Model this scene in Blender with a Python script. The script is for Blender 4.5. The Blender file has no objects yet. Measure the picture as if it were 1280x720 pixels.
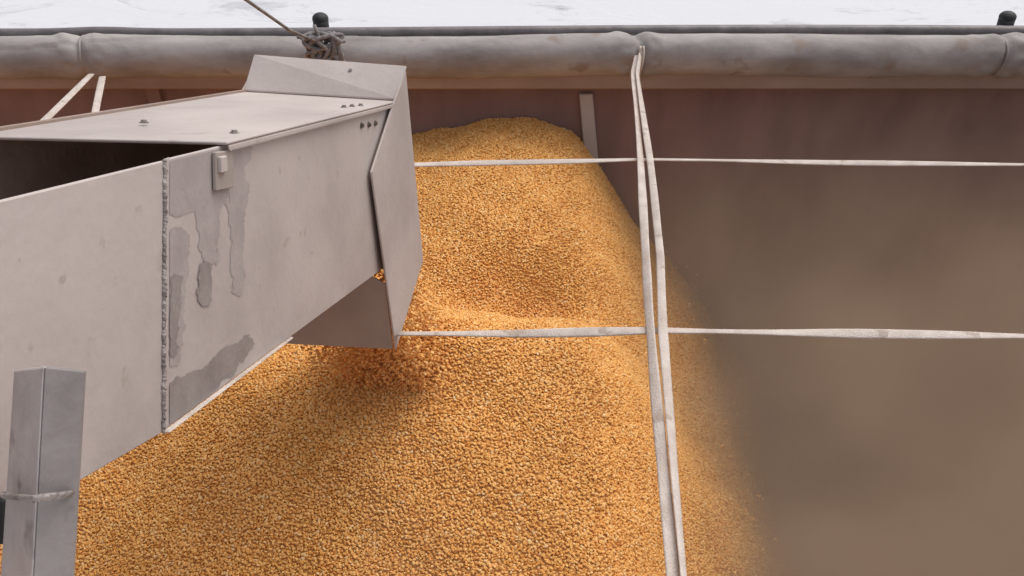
import bpy, bmesh, math, random
import numpy as np
from mathutils import Vector, noise, Matrix
random.seed(4); np.random.seed(4)
S=bpy.context.scene
TH=math.radians(35); F=1100.0; CAM=Vector((0,0,1))
fw=Vector((0,math.cos(TH),-math.sin(TH))); up=Vector((0,math.sin(TH),math.cos(TH)))
def ray(px,py): return Vector((1,0,0))*((px-640)/F)-up*((py-360)/F)+fw
def hit(px,py,p0,n):
    d=ray(px,py); n=Vector(n); return CAM+d*((Vector(p0)-CAM).dot(n)/d.dot(n))
def hz(px,py,z): return hit(px,py,(0,0,z),(0,0,1))
def hy(px,py,y): return hit(px,py,(0,y,0),(0,1,0))

# ---------------- materials
def mat(name,cols,scale=8,rough=.6,bump=.1,bscale=60,metal=0,detail=6,ramp=(.35,.65),speck=None,stretch=(1,1,1)):
    m=bpy.data.materials.new(name); m.use_nodes=True; N=m.node_tree.nodes; L=m.node_tree.links
    b=N['Principled BSDF']; b.inputs['Roughness'].default_value=rough; b.inputs['Metallic'].default_value=metal
    tc=N.new('ShaderNodeTexCoord'); mp=N.new('ShaderNodeMapping'); mp.inputs['Scale'].default_value=stretch
    L.new(tc.outputs['Object'],mp.inputs[0])
    n=N.new('ShaderNodeTexNoise'); n.inputs['Scale'].default_value=scale; n.inputs['Detail'].default_value=detail; n.inputs['Roughness'].default_value=.6
    L.new(mp.outputs[0],n.inputs[0])
    r=N.new('ShaderNodeValToRGB'); e=r.color_ramp.elements
    k=len(cols)
    while len(e)<k: e.new(.5)
    for i,c in enumerate(cols):
        e[i].position=ramp[0]+(ramp[1]-ramp[0])*i/(k-1); e[i].color=(*c,1)
    L.new(n.outputs[0],r.inputs[0]); out=r.outputs[0]
    for sk_ in (speck or []):
        n3=N.new('ShaderNodeTexNoise'); n3.inputs['Scale'].default_value=sk_[1]; n3.inputs['Detail'].default_value=3
        L.new(tc.outputs['Object'],n3.inputs[0])
        mr=N.new('ShaderNodeMapRange'); mr.inputs[1].default_value=sk_[2]; mr.inputs[2].default_value=sk_[2]+.08
        L.new(n3.outputs[0],mr.inputs[0])
        mx=N.new('ShaderNodeMix'); mx.data_type='RGBA'; mx.inputs[7].default_value=(*sk_[0],1)
        L.new(mr.outputs[0],mx.inputs[0]); L.new(out,mx.inputs[6]); out=mx.outputs[2]
    L.new(out,b.inputs['Base Color'])
    n2=N.new('ShaderNodeTexNoise'); n2.inputs['Scale'].default_value=bscale; n2.inputs['Detail'].default_value=4
    L.new(tc.outputs['Object'],n2.inputs[0])
    bp=N.new('ShaderNodeBump'); bp.inputs['Strength'].default_value=bump; bp.inputs['Distance'].default_value=.01
    L.new(n2.outputs[0],bp.inputs['Height']); L.new(bp.outputs[0],b.inputs['Normal'])
    return m
M_paint=mat('dusty_white_paint',[(.45,.39,.365),(.53,.465,.435),(.585,.515,.48)],3.5,.7,.08,90,speck=[((.45,.39,.35),45,.66),((.36,.29,.25),9,.68)])
M_inner_shade=mat('inner_steel_shaded',[(.28,.20,.165),(.38,.29,.245)],9,.7,.2,60)  # rusty chute interior, its shade under the cover darkened into the colour
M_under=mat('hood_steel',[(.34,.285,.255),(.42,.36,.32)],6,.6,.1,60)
M_bare=mat('bare_galvanised',[(.28,.25,.24),(.37,.335,.32)],25,.5,.1,120,metal=.1)
M_bare2=mat('thin_paint',[(.39,.345,.33),(.46,.41,.39)],25,.6,.1,120)
M_weld=mat('weld',[(.20,.17,.16),(.50,.45,.42)],60,.6,.6,200)
M_bolt=mat('bolt_steel',[(.12,.10,.09),(.25,.22,.2)],40,.5,.2,200,metal=.5)
M_strap=mat('cream_webbing',[(.56,.47,.41),(.70,.62,.56)],20,.85,.35,300,speck=[((.48,.39,.33),30,.62)])
M_tarp=mat('dusty_tarp_vinyl',[(.24,.215,.20),(.36,.33,.315),(.47,.435,.415)],5,.75,.4,22,ramp=(.3,.7),stretch=(.7,1.5,1.5),speck=[((.30,.24,.205),10,.62)])
M_pipe=mat('pipe_steel',[(.16,.14,.145),(.25,.225,.225)],12,.5,.2,60,metal=.2)
M_rim=mat('rim_alu',[(.30,.205,.16),(.40,.29,.235)],5,.6,.15,60,stretch=(.4,1,1))
M_rib=mat('rib_alu',[(.50,.44,.41),(.58,.52,.49)],8,.6,.1,60)
M_rub=mat('black_rubber',[(.012,.012,.014),(.03,.03,.03)],20,.6,.2,60)
M_rope=mat('grey_rope',[(.16,.145,.14),(.34,.31,.30)],60,.8,.5,300)
M_out=mat('trailer_alu',[(.4,.4,.4),(.5,.5,.5)],3,.4,.05,30,metal=.6)
M_post_shade=mat('post_galv_shaded',[(.26,.235,.225),(.36,.33,.315)],12,.55,.15,80,speck=[((.2,.18,.17),30,.64)])  # right flange: same post steel, shaded side painted as a darker tone
M_post_lit=mat('post_galv_lit',[(.42,.38,.37),(.56,.51,.49)],14,.6,.15,80,speck=[((.3,.26,.25),26,.60)])  # left flange: lighter copy of the post steel, lit side painted in

def wallmat(name,top,low,z0,z1):
    m=bpy.data.materials.new(name); m.use_nodes=True; N=m.node_tree.nodes; L=m.node_tree.links
    b=N['Principled BSDF']; b.inputs['Roughness'].default_value=.85; b.inputs['Specular IOR Level'].default_value=.2
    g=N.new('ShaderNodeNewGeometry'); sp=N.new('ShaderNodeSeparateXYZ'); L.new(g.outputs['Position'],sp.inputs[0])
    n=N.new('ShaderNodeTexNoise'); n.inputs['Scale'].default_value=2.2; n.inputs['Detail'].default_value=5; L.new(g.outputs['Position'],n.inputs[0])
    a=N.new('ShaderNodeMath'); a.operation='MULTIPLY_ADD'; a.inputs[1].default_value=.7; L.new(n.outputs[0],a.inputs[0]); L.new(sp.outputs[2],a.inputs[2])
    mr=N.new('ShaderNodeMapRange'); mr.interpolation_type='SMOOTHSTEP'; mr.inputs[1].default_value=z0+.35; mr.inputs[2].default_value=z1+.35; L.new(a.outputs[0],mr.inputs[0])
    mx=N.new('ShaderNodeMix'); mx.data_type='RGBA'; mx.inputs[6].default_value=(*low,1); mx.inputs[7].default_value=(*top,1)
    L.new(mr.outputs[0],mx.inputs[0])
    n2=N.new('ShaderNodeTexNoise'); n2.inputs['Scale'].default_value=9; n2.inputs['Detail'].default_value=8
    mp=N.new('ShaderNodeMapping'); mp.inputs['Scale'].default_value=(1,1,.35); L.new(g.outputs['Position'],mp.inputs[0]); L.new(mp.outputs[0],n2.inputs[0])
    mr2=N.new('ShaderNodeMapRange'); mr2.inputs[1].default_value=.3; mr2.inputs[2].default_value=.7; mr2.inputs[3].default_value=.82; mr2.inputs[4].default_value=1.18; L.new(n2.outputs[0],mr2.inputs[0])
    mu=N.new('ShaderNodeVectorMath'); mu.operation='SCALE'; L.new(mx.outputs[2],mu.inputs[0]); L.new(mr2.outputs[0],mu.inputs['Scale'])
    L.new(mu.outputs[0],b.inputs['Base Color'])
    return m
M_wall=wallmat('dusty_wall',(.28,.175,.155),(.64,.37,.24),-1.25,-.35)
M_floor=wallmat('dusty_floor',(.78,.48,.30),(.78,.48,.30),-2,-1)

# ---------------- helpers
def link(o,parent=None):
    S.collection.objects.link(o)
    if parent: o.parent=parent
    return o
def empty(name): return link(bpy.data.objects.new(name,None))
def mk(name,bm,m,parent=None,smooth=False):
    me=bpy.data.meshes.new(name); bm.normal_update(); bm.to_mesh(me); bm.free()
    me.materials.append(m)
    if smooth:
        for p in me.polygons: p.use_smooth=True
    return link(bpy.data.objects.new(name,me),parent)
def plate(name,pts,ext,m,parent=None,bev=.0012):
    bm=bmesh.new(); vs=[bm.verts.new(p) for p in pts]; f=bm.faces.new(vs)
    r=bmesh.ops.extrude_face_region(bm,geom=[f])
    for v in r['geom']:
        if isinstance(v,bmesh.types.BMVert): v.co+=Vector(ext)
    bmesh.ops.recalc_face_normals(bm,faces=bm.faces)
    if bev: bmesh.ops.bevel(bm,geom=list(bm.edges),offset=bev,segments=1,affect='EDGES')
    return mk(name,bm,m,parent)
def box(name,a,b,m,parent=None,bev=.004):
    a=Vector(a);b=Vector(b)
    return plate(name,[(a.x,a.y,a.z),(b.x,a.y,a.z),(b.x,b.y,a.z),(a.x,b.y,a.z)],(0,0,b.z-a.z),m,parent,bev)
def ribbon(name,pts,w,t,m,parent,twist=lambda s:0,jit=.002,steps=60,seed=0):
    P=[Vector(p) for p in pts]; bm=bmesh.new(); prev=None
    L=[0]
    for i in range(1,len(P)): L.append(L[-1]+(P[i]-P[i-1]).length)
    for k in range(steps+1):
        s=L[-1]*k/steps; i=0
        while i<len(P)-2 and s>L[i+1]: i+=1
        u=(s-L[i])/(L[i+1]-L[i]); c=P[i].lerp(P[i+1],u); tg=(P[i+1]-P[i]).normalized()
        c=c+Vector((noise.noise((s*2,seed,1)),noise.noise((s*2,seed,5)),noise.noise((s*2,seed,9))))*jit
        sd=tg.cross(Vector((0,0,1))); 
        if sd.length<.1: sd=Vector((1,0,0))
        sd.normalize(); nn=sd.cross(tg).normalized()
        a=twist(k/steps); s2=sd*math.cos(a)+nn*math.sin(a); n2=nn*math.cos(a)-sd*math.sin(a)
        ww=w*(1+.12*noise.noise((s*6,seed,3)))
        ring=[bm.verts.new(c+s2*x*ww/2+n2*z*t/2) for x,z in ((-1,-.4),(-.7,-1),(.7,-1),(1,-.4),(1,.4),(.7,1),(-.7,1),(-1,.4))]
        if prev:
            for j in range(8): bm.faces.new((prev[j],prev[(j+1)%8],ring[(j+1)%8],ring[j]))
        else: bm.faces.new(ring)
        prev=ring
    bm.faces.new(list(reversed(prev)))
    bmesh.ops.recalc_face_normals(bm,faces=bm.faces)
    return mk(name,bm,m,parent,True)
def tube(name,pts,r,m,parent=None,seg=10,rf=None,sub=0):
    P=[Vector(p) for p in pts]; bm=bmesh.new(); prev=None; x=None
    for i,c in enumerate(P):
        tg=(P[min(i+1,len(P)-1)]-P[max(i-1,0)]).normalized()
        if x is None:
            x=tg.orthogonal().normalized()
        x=(x-tg*x.dot(tg)).normalized(); y=tg.cross(x)
        ring=[]
        for j in range(seg):
            a=2*math.pi*j/seg; rr=rf(c,a) if rf else r
            ring.append(bm.verts.new(c+(x*math.cos(a)+y*math.sin(a))*rr))
        if prev:
            for j in range(seg): bm.faces.new((prev[j],prev[(j+1)%seg],ring[(j+1)%seg],ring[j]))
        else: bm.faces.new(ring)
        prev=ring
    bm.faces.new(list(reversed(prev))); bmesh.ops.recalc_face_normals(bm,faces=bm.faces)
    return mk(name,bm,m,parent,True)

# ---------------- ground
gm=bpy.data.materials.new('snow'); gm.use_nodes=True; N=gm.node_tree.nodes; L=gm.node_tree.links
b=N['Principled BSDF']; b.inputs['Roughness'].default_value=.8; b.inputs['Specular IOR Level'].default_value=.1
g=N.new('ShaderNodeNewGeometry'); mp=N.new('ShaderNodeMapping'); mp.inputs['Scale'].default_value=(.6,1.0,1); mp.inputs['Rotation'].default_value=(0,0,.6)
L.new(g.outputs['Position'],mp.inputs[0])
n=N.new('ShaderNodeTexNoise'); n.inputs['Scale'].default_value=.9; n.inputs['Detail'].default_value=9; n.inputs['Roughness'].default_value=.72; n.inputs['Distortion'].default_value=1.2
L.new(mp.outputs[0],n.inputs[0]); r=N.new('ShaderNodeValToRGB'); r.color_ramp.elements[0].position=.31; r.color_ramp.elements[0].color=(.42,.42,.45,1)
r.color_ramp.elements[1].position=.45; r.color_ramp.elements[1].color=(.71,.72,.75,1); L.new(n.outputs[0],r.inputs[0]); L.new(r.outputs[0],b.inputs['Base Color'])
bp=N.new('ShaderNodeBump'); bp.inputs['Strength'].default_value=.3; bp.inputs['Distance'].default_value=.1; L.new(n.outputs[0],bp.inputs['Height']); L.new(bp.outputs[0],b.inputs['Normal'])
bm=bmesh.new(); vs=[bm.verts.new(p) for p in ((-400,-400,-2.7),(400,-400,-2.7),(400,400,-2.7),(-400,400,-2.7))]; bm.faces.new(vs); mk('snowy_ground',bm,gm)

# ---------------- trailer
T=empty('grain_trailer'); YW=2.75; YN=.12; ZF=-1.3
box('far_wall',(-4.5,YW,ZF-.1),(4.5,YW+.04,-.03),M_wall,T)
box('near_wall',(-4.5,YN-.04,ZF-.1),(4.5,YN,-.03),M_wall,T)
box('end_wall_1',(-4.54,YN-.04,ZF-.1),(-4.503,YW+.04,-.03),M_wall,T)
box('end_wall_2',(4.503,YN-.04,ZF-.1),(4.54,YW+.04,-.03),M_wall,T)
box('floor',(-4.5,YN+.002,ZF-.06),(4.5,YW-.002,ZF),M_floor,T)
box('far_rim',(-4.54,2.675,-.098),(4.54,2.748,-.035),M_rim,T,.006)
box('near_rim',(-4.54,.03,-.05),(4.54,.13,.0),M_rim,T,.006)
a=hy(724,118,2.73);b_=hy(741,118,2.73);c_=hy(752,250,2.73);d_=hy(734,250,2.73)
dn=(c_-b_).normalized()*.6
plate('wall_rib',[a,b_,c_+dn,d_+dn],(0,.018,0),M_rib,T,.003)
for x in (-3.6,-2.4,-1.2,3.0):
    box('wall_rib_%d'%int(x*10+50),(x,2.728,ZF),(x+.045,2.748,-.1),M_wall,T,.003)
box('outer_skin',(-4.54,YW+.043,ZF-.25),(4.54,YW+.05,-.05),M_out,T)
box('outer_skin_near',(-4.54,YN-.05,ZF-.25),(4.54,YN-.043,-.05),M_out,T)
for y in (.9,1.9): box('chassis_beam',(-4.4,y,ZF-.45),(4.4,y+.12,ZF-.11),M_rub,T)
for x in (-3.6,-2.4,3.3):
    for y in (.3,2.3):
        bm=bmesh.new(); bmesh.ops.create_cone(bm,cap_ends=True,segments=40,radius1=.5,radius2=.5,depth=.28,matrix=Matrix.Translation((x,y+.12,-2.2))@Matrix.Rotation(math.pi/2,4,'X'))
        bmesh.ops.bevel(bm,geom=list(bm.edges),offset=.03,segments=2,affect='EDGES'); mk('wheel',bm,M_rub,T)

# ---------------- tarp roll
R=empty('rolled_tarp')
J=[-1.34,.393,1.53,-2.9,3.0]
def rr(c,a):
    r0=.062+.0035*noise.noise((c.x*2.2,math.cos(a),math.sin(a)))+.0018*noise.noise((c.x*7,math.cos(a)*1.6,math.sin(a)*1.6+3))
    r0+=.0009*noise.noise((c.x*24,math.cos(a)*1.5,math.sin(a)*1.5+9))
    for k,j in enumerate(J):
        d=c.x-j+.012*math.sin(a*2+k)
        r0-=.009*math.exp(-(d/.014)**2)
        r0+=.004*math.exp(-((abs(d)-.045)/.028)**2)*(1+1.8*noise.noise((d*25,math.cos(a)*2.5+k,math.sin(a)*2.5)))
    s=(a+c.x*.9+1.0*noise.noise((c.x*1.1,0,7)))%(2*math.pi)
    r0+=.004*(s/(2*math.pi))
    r0+=.002*max(0,noise.noise((c.x*4+a*1.5,a*.8,2)))
    return r0
pts=[(x,2.70+.004*math.sin(x*2.1)+.003*math.sin(x*5.3),.004+.0035*math.sin(x*1.3+.4)+.0025*math.sin(x*4.1)) for x in np.arange(-4.6,4.6,.008)]
tube('roll',pts,.06,M_tarp,R,56,rr)
pts=[(x,2.84+.006*math.sin(x*1.7),.034+.005*math.sin(x*1.1+.6)+.006*math.exp(-((x+1.34)/.12)**2)) for x in np.arange(-4.6,4.6,.04)]
tube('roll_pipe',pts,.017,M_pipe,R,14)
tube('edge_pipe',[(x,2.80,-.02) for x in np.arange(-4.6,4.6,.2)],.02,M_pipe,R,12)
for i,j in enumerate(J[:1]+J[2:3]):
    ring=[(j+.003*math.sin(t*3),2.70+math.cos(t)*.060,.006+math.sin(t)*.060) for t in np.linspace(0,2*math.pi,24)]
    tube('tie_loop',ring,.004,M_tarp,R,8)
for k in (-.003,.007):
    ring=[(.396+k+.003*math.sin(t*3),2.70+math.cos(t)*.066,.006+math.sin(t)*.066) for t in np.linspace(-math.pi*.55,-math.pi*1.25,24)]
    tube('tie_loop',ring,.0045,M_strap,R,8)
for i,(px,py) in enumerate(((401,28),(1258,26))):
    p=hy(px,py,2.88)
    bm=bmesh.new()
    bmesh.ops.create_cone(bm,cap_ends=True,segments=20,radius1=.025,radius2=.026,depth=.05,matrix=Matrix.Translation((p.x,p.y,p.z-.013)))
    bmesh.ops.create_uvsphere(bm,u_segments=20,v_segments=12,radius=.027,matrix=Matrix.Translation((p.x,p.y,p.z+.012))@Matrix.Scale(.75,4,(0,0,1)))
    bmesh.ops.create_cone(bm,cap_ends=True,segments=14,radius1=.014,radius2=.014,depth=.2,matrix=Matrix.Translation((p.x,p.y,p.z-.12)))
    mk('stake_knob',bm,M_rub,None,True)

# ---------------- straps
W=empty('tarp_strap')
def zs(l,z=0): return [hz(x,y,z) for x,y in l]
def ext(P,x):
    d=(P[-1]-P[-2]); return P[-1]+d*((x-P[-1].x)/d.x)
P=zs([(522,206),(660,203),(800,199),(1040,203),(1278,206)]); P=[ext([P[1],P[0]],-4.4)]+P; P.append(ext(P,4.4))
ribbon('long_strap_far',P,.0195,.004,M_strap,W,lambda s:.25*math.sin(s*60),.003,160,1)
def near(P,y):
    d=(P[-1]-P[-2]); return P[-1]+d*((y-P[-1].y)/d.y)
P=zs([(792,92),(801,200),(810,380),(816,450),(830,600),(841,718)],.008); P=[Vector((.392,2.66,.03))]+P; P.append(near(P,.1))
ribbon('cross_strap_1',P,.019,.004,M_strap,W,lambda s:.7*math.sin(s*9),.002,90,3)
P=zs([(797,92),(812,200),(826,320),(829,415),(843,600),(854,718)],.013); P=[Vector((.40,2.66,.035))]+P; P.append(near(P,.1))
ribbon('cross_strap_2',P,.017,.004,M_strap,W,lambda s:.4+.7*math.sin(s*7+2),.002,90,4)
for x0,y0,x1,y1 in ((114,93,72,134),(128,96,122,128)):
    P=zs([(x0,y0),(x1,y1)],.0); P.append(near(P,.1)); ribbon('cross_strap_left',P,.019,.004,M_strap,W,lambda s:.4*math.sin(s*12),.002,60,x0)

# ---------------- knot & rope
K=empty('rope_knot'); kc=hy(405,62,2.61)
pts=[]
for i in range(420):
    t=i/420*2*math.pi*7
    pts.append(kc+Vector((.044*math.sin(1.4*t+.3)*(1+.3*math.sin(t*.37)),.022*math.cos(2.3*t),.044*math.cos(1.13*t+.8*math.sin(.7*t)))))
tube('knot',pts,.0065,M_rope,K,8)
e=hy(308,0,2.25); d=e-kc
tube('line',[kc+Vector((-.01,0,.02)),kc+d*.5+Vector((0,0,-.008)),e,kc+d*2,kc+d*5],.0045,M_rope,K,8)
for s in ((-.075,.0,.04),(.07,-.01,.03),(.06,-.02,-.04),(.03,-.02,-.07),(-.03,-.02,-.06),(-.02,0,.075)):
    s=Vector(s); tube('tail',[kc,kc+s*.6+Vector((0,-.01,.01)),kc+s],.006,M_rope,K,8)

# ---------------- chute
C=empty('grain_chute')
a=Vector((.150,.989,0)).normalized(); sdir=Vector((-.989,.150,0)).normalized(); Wd=.285
p0=Vector((-.342,.782,0)); nrm=-sdir
def hp(px,py,off=0): return hit(px,py,p0+nrm*off,nrm)
def zt(y): return .336+.352*(1.55-y)
def fx(y,z): return Vector((-.342+.1517*(y-.782),y,z))
TL=fx(-.5,zt(-.5)); BL=fx(-.5,zt(-.5)-.27)
b90=hp(90,607); b205=hp(203,541); b480=hp(480,335); t205=hp(205,201); t490=hp(490,131)
bx=b480+(b480-b205)*.06
th=nrm*-.004
plate('side_panel_lower',[TL,fx(.3,zt(.3)),t205,b205,b90,fx(.3,zt(.3)-.27),BL],th,M_paint,C)
plate('side_panel',[t205+a*.003,t490,t490+a*.05,bx,b205+a*.003],th,M_paint,C)
off=sdir*Wd
plate('back_panel',[q+off for q in (TL,fx(.3,zt(.3)),t205,t490+a*.04,bx,b205,b90,BL)],th,M_inner_shade,C)
plate('floor_upper',[BL+sdir*.005,b90+sdir*.005,b90+off-sdir*.002,BL+off-sdir*.002],(0,0,-.004),M_inner_shade,C)
plate('floor_mid',[b90+sdir*.005,b205+sdir*.005,b205+off-sdir*.002,b90+off-sdir*.002],(0,0,-.004),M_inner_shade,C)
plate('floor',[b205+sdir*.005,b480+sdir*.005,b480+off-sdir*.002,b205+off-sdir*.002],(0,0,-.004),M_paint,C)
c0=hp(276,184)+Vector((0,0,.003)); c1=t490+Vector((0,0,.004))
plate('cover_plate',[c0+nrm*.008,c1+nrm*.008,c1+off-nrm*.012,c0+off*1.02-a*.03],(0,0,.004),M_paint,C)
plate('cover_lip',[c0+nrm*.0085,c1+nrm*.0085,c1+nrm*.0085-Vector((0,0,.007)),c0+nrm*.0085-Vector((0,0,.007))],nrm*.0015,M_paint,C)
h505=hp(505,88,.006);h527=hp(527,325,.016);h493=hp(493,437,.014);h462=hp(462,215,.006);h490=hp(489,131,.006)
plate('hood_side',[h490,h505,h527,h493,h462],nrm*.004,M_paint,C)
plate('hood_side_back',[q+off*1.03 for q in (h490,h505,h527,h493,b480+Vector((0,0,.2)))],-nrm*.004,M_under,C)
fl=h505+Vector((0,0,.006)); l70=hz(318,70,fl.z+.012)
plate('hood_top',[c1+Vector((0,0,.004))+nrm*.006,fl+nrm*.006,l70,c1+off*1.02+Vector((0,0,.004))],(0,0,.004),M_paint,C)
plate('hood_end',[h505-nrm*.004+a*.002,h527-nrm*.004+a*.002,h527+off+a*.002,h505+off+a*.002],a*.004,M_paint,C)
r1=h493-nrm*.004; r2=hit(355,430,h493,a)
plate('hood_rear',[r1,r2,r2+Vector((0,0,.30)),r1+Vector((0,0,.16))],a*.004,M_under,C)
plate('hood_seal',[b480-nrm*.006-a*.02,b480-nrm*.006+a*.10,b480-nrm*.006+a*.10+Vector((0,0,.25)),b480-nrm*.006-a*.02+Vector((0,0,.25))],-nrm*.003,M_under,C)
bm=bmesh.new()
for k in range(90):
    u=k/89; q=t205.lerp(b205,u)+nrm*.001+a*random.uniform(-.001,.001)
    r_=random.uniform(.0018,.0032)
    bmesh.ops.create_icosphere(bm,subdivisions=1,radius=r_,matrix=Matrix.Translation(q)@Matrix.Scale(1.5,4,(0,0,1)))
mk('weld_seam',bm,M_weld,C,True)
plate('seam_lip',[t205+a*.003,t205+a*.008,b205+a*.008,b205+a*.003],nrm*.0015,M_paint,C,0)
plate('bottom_flange',[b205+nrm*.001,b205.lerp(b480,.42)+nrm*.001,b205.lerp(b480,.42)+nrm*.006,b205+nrm*.008],(0,0,.003),M_strap,C)
def capd(x,y,c):
    x0,y0,r0,x1,y1,r1=c; dx,dy=x1-x0,y1-y0; t=((x-x0)*dx+(y-y0)*dy)/max(dx*dx+dy*dy,1e-6); t=min(1,max(0,t))
    return math.hypot(x-x0-dx*t,y-y0-dy*t)-(r0+(r1-r0)*t)
def peel(name,caps,x0,x1,y0,y1,o,m,clip=None,amp=5,st=1.0):
    bm=bmesh.new(); cache={}
    def vert(i,j):
        if (i,j) not in cache: cache[(i,j)]=bm.verts.new(hp(x0+i*st,y0+j*st,o))
        return cache[(i,j)]
    for i in range(int((x1-x0)/st)):
        for j in range(int((y1-y0)/st)):
            x=x0+(i+.5)*st; y=y0+(j+.5)*st
            if clip and not clip(x,y): continue
            d_=min(capd(x,y,c) for c in caps)+amp*noise.noise((x*.06,y*.06,o*1e4))+2.6*noise.noise((x*.22,y*.22,1))+1.2*noise.noise((x*.6,y*.6,4))
            if d_<0: bm.faces.new((vert(i,j),vert(i+1,j),vert(i+1,j+1),vert(i,j+1)))
    bmesh.ops.recalc_face_normals(bm,faces=bm.faces)
    mk(name,bm,m,C)
topl=lambda x:201-(x-205)*.245
botl=lambda x:541-(x-203)*.744
clip=lambda x,y: x>212 and y>topl(x)+3 and y<botl(x)-4
peel('peel_thin',[(215,200,45,300,190,16),(220,230,40,262,230,30),(255,230,16,262,320,10),(298,220,13,297,365,6),(222,300,16,218,450,8),(270,270,6,272,330,2)],211,316,182,470,.0005,M_bare2,clip)
peel('peel_bare',[(257,338,9,256,372,9),(220,350,7,216,440,5)],211,316,182,470,.0011,M_bare,clip,3)
peel('peel_lower',[(212,505,28,250,485,20),(250,485,20,305,432,11)],211,330,400,545,.0008,M_bare,clip,7)
q=[hp(263,190,.0),hp(285,187,.0),hp(286,234,.0),hp(264,238,.0)]
plate('latch',[v+nrm*.0015 for v in q],nrm*.005,M_under,C,.001)
q=[hp(271,196,.006),hp(279,194,.006),hp(280,214,.006),hp(272,216,.006)]
plate('latch_boss',q,nrm*.005,M_paint,C,.001)
def bolt(p,n_,r=.006,h=.005,m=M_bolt):
    bm=bmesh.new(); rot=Vector((0,0,1)).rotation_difference(Vector(n_)).to_matrix().to_4x4()
    bmesh.ops.create_cone(bm,cap_ends=True,segments=20,radius1=r*1.5,radius2=r*1.5,depth=.0015,matrix=Matrix.Translation(p)@rot)
    bmesh.ops.create_cone(bm,cap_ends=True,segments=6,radius1=r,radius2=r*.92,depth=h,matrix=Matrix.Translation(Vector(p)+Vector(n_)*h*.5)@rot)
    mk('bolt',bm,m,C)
pn=(c1-c0).cross(off).normalized(); pn=pn if pn.z>0 else -pn
for px,py in ((180,153),(293,166),(430,134),(440,133),(451,132)):
    bolt(hit(px,py,c0+Vector((0,0,.0045)),pn),pn,.0038,.0035,M_weld)
for px,py in ((452,157),(461,156),(469,154)): bolt(hp(px,py,.001),nrm,.0035,.004)
bolt(hp(286,231,.001),nrm,.002,.001,M_rub)
tn=(fl-c1).cross(off).normalized(); tn=tn if tn.z>0 else -tn
bolt(hit(438,89,c1+Vector((0,0,.01)),tn),tn,.004,.004,M_rope)
P0=hz(822,413,0); hk=hp(497,417,.02)
P=[hk,hk.lerp(P0,.5)+Vector((0,0,-.004)),P0,hz(1050,416,0),hz(1278,421,0)]; P.append(ext(P,4.4))
ribbon('long_strap_near',P,.021,.004,M_strap,W,lambda s:.3*math.sin(s*50+1),.0025,140,2)
hb=hk+off*1.15
ribbon('long_strap_near_end',[hb,hb+Vector((-.5,-.05,.06)),Vector((-4.4,1.28,0))],.021,.004,M_strap,W,lambda s:.3*math.sin(s*30),.0025,60,8)

# ---------------- leaning brace post
B=empty('steel_post')
def dp(px,py,d): return CAM+ray(px,py)*d
tl=dp(17,463,.625);tm=dp(54,459,.585);tr=dp(105,464,.61)
bl=dp(-2,760,.655);bm2=dp(38,760,.615);br=dp(88,760,.64)
def e2(t,b): return t+(b-t)*3.2
tk=(0,.004,-.002)
plate('flange_left',[tl,tm,e2(tm,bm2),e2(tl,bl)],tk,M_post_lit,B,.001)
plate('flange_right',[tm+Vector((.0005,.0005,0)),tr,e2(tr,br),e2(tm,bm2)+Vector((.0005,.0005,0))],tk,M_post_shade,B,.001)
q1=dp(3,618,.628);q2=dp(46,621,.59);q3=dp(92,617,.62)
ribbon('weld_band',[q1+Vector((0,-.001,0)),q2+Vector((0,-.002,0)),q3+Vector((0,-.001,0))],.006,.003,M_weld,B,lambda s:1.2,.003,40,6)
plate('clamp',[dp(-20,626,.66),dp(5,626,.66),dp(5,682,.66),dp(-20,682,.66)],(0,.01,0),M_rub,B)

# ---------------- corn
yk=np.array([0,.6,1.13,1.38,1.6,1.78,1.98,2.2,2.5,2.76]); zk=np.array([-.98,-.76,-.49,-.37,-.29,-.31,-.345,-.30,-.245,-.235])
xk=np.array([-3,-1.2,-.6,-.1,.1,.2,.27,.34,.47,.637,.75,.85,1.0,1.2,2]); dk=np.array([-1.2,-.30,-.09,0,-.0,-.035,-.11,-.23,-.44,-.62,-.78,-.93,-1.17,-1.6,-3])
yf=np.linspace(0,2.76,400); zf=np.interp(yf,yk,zk); k=np.hanning(41); k/=k.sum(); zf=np.convolve(np.pad(zf,20,'edge'),k,'valid')
xf=np.linspace(-3,2,900); df=np.interp(xf,xk,dk); k=np.hanning(31); k/=k.sum(); df=np.convolve(np.pad(df,15,'edge'),k,'valid')
def H(x,y):
    z=np.interp(y,yf,zf)+np.interp(x,xf,df)
    z=z-.12*np.exp(-(((x-.02)/.24)**2+((y-1.92)/.12)**2))
    z=z+.055*np.exp(-(((x+.16)/.18)**2+((y-1.62)/.10)**2))
    z=z+.009*np.sin(x*9+y*5)*np.sin(y*7-x*3+1)+.005*np.sin(x*23+y*11)*np.sin(y*19+2)+.003*np.sin(x*41-y*37)
    return z
nx,ny=260,160
X,Y=np.meshgrid(np.linspace(-2.9,1.4,nx),np.linspace(YN+.004,YW-.002,ny)); Zc=np.maximum(H(X,Y),ZF-.03)
V=np.stack([X,Y,Zc-.003],-1).reshape(-1,3)
idx=np.arange(nx*ny).reshape(ny,nx)
Fq=np.stack([idx[:-1,:-1],idx[:-1,1:],idx[1:,1:],idx[1:,:-1]],-1).reshape(-1,4)
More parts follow.
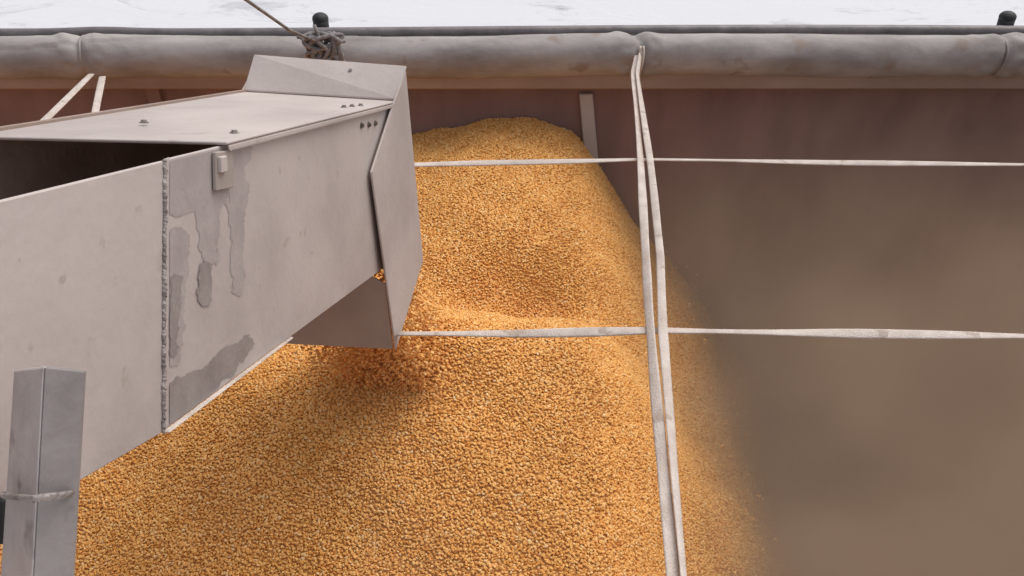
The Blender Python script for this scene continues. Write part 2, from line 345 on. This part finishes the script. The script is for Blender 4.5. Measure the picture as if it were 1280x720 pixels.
def cornmat(name,rand=True,dark=1):
    m=bpy.data.materials.new(name); m.use_nodes=True; N=m.node_tree.nodes; L=m.node_tree.links
    b=N['Principled BSDF']; b.inputs['Roughness'].default_value=.7; b.inputs['Specular IOR Level'].default_value=.12
    r=N.new('ShaderNodeValToRGB'); e=r.color_ramp.elements
    cs=[(0,(.64,.27,.06)),(.12,(.79,.38,.10)),(.4,(.88,.46,.14)),(.7,(.92,.52,.17)),(.93,(.94,.58,.23)),(1,(.95,.68,.36))]
    while len(e)<len(cs): e.new(.5)
    for i,(p,c) in enumerate(cs): e[i].position=p; e[i].color=(*[v*dark for v in c],1)
    if rand:
        o=N.new('ShaderNodeObjectInfo'); L.new(o.outputs['Random'],r.inputs[0])
    else:
        n=N.new('ShaderNodeTexNoise'); n.inputs['Scale'].default_value=150; L.new(n.outputs[0],r.inputs[0])
    L.new(r.outputs[0],b.inputs['Base Color'])
    return m
MK=cornmat('corn_kernel'); MS=cornmat('corn_bed',False,.8)
def kernel(name,parent,loc):
    bm=bmesh.new(); bmesh.ops.create_icosphere(bm,subdivisions=2,radius=1)
    for v in bm.verts:
        x,y,z=v.co; w=.78+.30*x
        v.co=Vector((x*.0046,y*.0038*w*1.1,z*.0024*(.85+.2*x)))
        if x>.75: v.co.z*=.8
    o=mk(name,bm,MK,parent,True); o.location=loc; return o
def inst(name,verts,faces,pts,scale_lo,scale_hi):
    me=bpy.data.meshes.new(name); me.from_pydata(verts.tolist() if len(verts) else [],[],faces.tolist() if len(faces) else [])
    me.materials.append(MS)
    for p in me.polygons: p.use_smooth=True
    o=link(bpy.data.objects.new(name,me))
    pm=bpy.data.meshes.new(name+'_pts'); pm.from_pydata(pts.tolist(),[],[])
    po=link(bpy.data.objects.new('kernels',pm),o)
    kr=kernel('kernel',o,Vector(pts[len(pts)//2]))
    ng=bpy.data.node_groups.new(name,'GeometryNodeTree')
    ng.interface.new_socket('Geometry',in_out='INPUT',socket_type='NodeSocketGeometry'); ng.interface.new_socket('Geometry',in_out='OUTPUT',socket_type='NodeSocketGeometry')
    N=ng.nodes;L=ng.links; gi=N.new('NodeGroupInput');go=N.new('NodeGroupOutput')
    ip=N.new('GeometryNodeInstanceOnPoints'); oi=N.new('GeometryNodeObjectInfo'); oi.inputs['Object'].default_value=kr; oi.inputs['As Instance'].default_value=True
    rv=N.new('FunctionNodeRandomValue'); rv.data_type='FLOAT_VECTOR'; rv.inputs[0].default_value=(-.8,-.8,0) ; rv.inputs[1].default_value=(.8,.8,6.283)
    rs=N.new('FunctionNodeRandomValue'); rs.inputs[2].default_value=scale_lo; rs.inputs[3].default_value=scale_hi; rs.inputs['Seed'].default_value=5
    L.new(gi.outputs[0],ip.inputs['Points']); L.new(oi.outputs['Geometry'],ip.inputs['Instance']); L.new(rv.outputs[0],ip.inputs['Rotation']); L.new(rs.outputs[1],ip.inputs['Scale'])
    L.new(ip.outputs[0],go.inputs[0])
    md=po.modifiers.new('GN','NODES'); md.node_group=ng
    return o
sp=.0053
gx,gy=np.meshgrid(np.arange(-1.7,1.15,sp),np.arange(.75,YW-.006,sp)); gx=gx.ravel();gy=gy.ravel()
gx=gx+np.random.uniform(-.5,.5,gx.size)*sp; gy=gy+np.random.uniform(-.5,.5,gy.size)*sp
gz=H(gx,gy)+np.random.uniform(-.0017,.0017,gx.size)
kk=gz>ZF; pts=np.stack([gx,gy,gz],-1)[kk]
n=4500; sx=np.random.exponential(.2,n)+.8; sy=np.random.uniform(.8,2.72,n); pf=np.stack([sx,sy,np.full(n,ZF+.003)],-1); pf=pf[pf[:,0]<3.5]
n=40000; ex=np.random.uniform(.2,1.05,n); ey=np.random.uniform(.8,2.74,n); ez=H(ex,ey)+np.random.uniform(-.002,.003,n); pe=np.stack([ex,ey,ez],-1)[ez>ZF]
n=2500; bx_=np.random.uniform(.5,1.02,n); by_=np.random.uniform(1.2,2.7,n); bz_=H(bx_,by_)+np.random.exponential(.025,n); pb=np.stack([bx_,by_,bz_],-1)[bz_>ZF]
pts=np.concatenate([pts,pe,pf,pb]); np.random.shuffle(pts)
inst('corn_pile',V,Fq,pts,.85,1.15)
n=6500; t=np.random.rand(n)**.8
u=np.random.normal(.4,.32,n).clip(-.05,1.0)
ax=np.array(a); sd=np.array(sdir)
base=np.array(h493)[None]+ax[None]*(.05+.20*np.random.rand(n)[:,None]*(1-.1*t[:,None])+.06*t[:,None])+sd[None]*((u-.0)*.25-.08*t*np.random.rand(n)+.03*(1-t))[:,None]
base[:,2]=-.06-.28*t
hh=H(base[:,0],base[:,1]); base[:,2]=np.maximum(base[:,2],hh+.004)
inst('falling_corn',np.zeros((0,3)),np.zeros((0,4),int),base,.85,1.1)

# ---------------- airborne dust (real volume inside the trailer)
vm=bpy.data.materials.new('grain_dust'); vm.use_nodes=True; N=vm.node_tree.nodes; L=vm.node_tree.links
N.remove(N['Principled BSDF']); vs_=N.new('ShaderNodeVolumeScatter'); va=N.new('ShaderNodeVolumeAbsorption'); ad=N.new('ShaderNodeAddShader')
vs_.inputs['Color'].default_value=(1,.64,.44,1); va.inputs['Color'].default_value=(1,.70,.50,1); vs_.inputs['Anisotropy'].default_value=-.25
L.new(vs_.outputs[0],ad.inputs[0]); L.new(va.outputs[0],ad.inputs[1]); L.new(ad.outputs[0],N['Material Output'].inputs['Volume'])
g=N.new('ShaderNodeNewGeometry'); sp_=N.new('ShaderNodeSeparateXYZ'); L.new(g.outputs['Position'],sp_.inputs[0])
def mrange(src,a0,a1,o0,o1):
    m=N.new('ShaderNodeMapRange'); m.interpolation_type='SMOOTHSTEP'; m.inputs[1].default_value=a0;m.inputs[2].default_value=a1;m.inputs[3].default_value=o0;m.inputs[4].default_value=o1; L.new(src,m.inputs[0]); return m.outputs[0]
fxn=mrange(sp_.outputs[0],.15,1.05,.13,1); fz=mrange(sp_.outputs[2],-1.1,-.15,1,.10)
nn=N.new('ShaderNodeTexNoise'); nn.inputs['Scale'].default_value=2.6; nn.inputs['Detail'].default_value=2; L.new(g.outputs['Position'],nn.inputs[0]); fn=mrange(nn.outputs[0],.34,.66,.45,1.6)
def mul(x,y):
    m=N.new('ShaderNodeMath'); m.operation='MULTIPLY'
    L.new(x,m.inputs[0])
    if isinstance(y,float): m.inputs[1].default_value=y
    else: L.new(y,m.inputs[1])
    return m.outputs[0]
dn_=mul(mul(mul(fxn,fz),fn),2.9)
L.new(dn_,vs_.inputs['Density']); L.new(dn_,va.inputs['Density'])
box('dust_cloud',(-.3,.8,ZF+.005),(3.0,YW-.03,-.12),vm,None,0)

# ---------------- camera, light
cd=bpy.data.cameras.new('camera'); cd.sensor_width=36; cd.lens=F/1280*36; cd.clip_start=.02; cd.clip_end=2000
co=link(bpy.data.objects.new('camera',cd)); co.location=CAM; co.rotation_euler=(math.pi/2-TH,0,0); S.camera=co
w=bpy.data.worlds.new('World'); S.world=w; w.use_nodes=True; N=w.node_tree.nodes; L=w.node_tree.links
sk=N.new('ShaderNodeTexSky'); sk.sky_type='NISHITA'; sk.sun_disc=False; sk.sun_elevation=math.radians(60); sk.sun_rotation=math.radians(50); sk.dust_density=5; sk.air_density=1.0
hs=N.new('ShaderNodeHueSaturation'); hs.inputs['Saturation'].default_value=.4
L.new(sk.outputs[0],hs.inputs['Color']); L.new(hs.outputs[0],N['Background'].inputs[0]); N['Background'].inputs[1].default_value=.14
sl=bpy.data.lights.new('sun','SUN'); sl.energy=1.0; sl.angle=math.radians(70); sl.color=(1,.93,.86)
so=link(bpy.data.objects.new('sun',sl)); az=math.radians(50); el=math.radians(60)
dv=Vector((math.sin(az)*math.cos(el),math.cos(az)*math.cos(el),math.sin(el))); so.rotation_euler=dv.to_track_quat('Z','Y').to_euler()
S.view_settings.view_transform='Standard'; S.view_settings.look='None'; S.view_settings.exposure=0
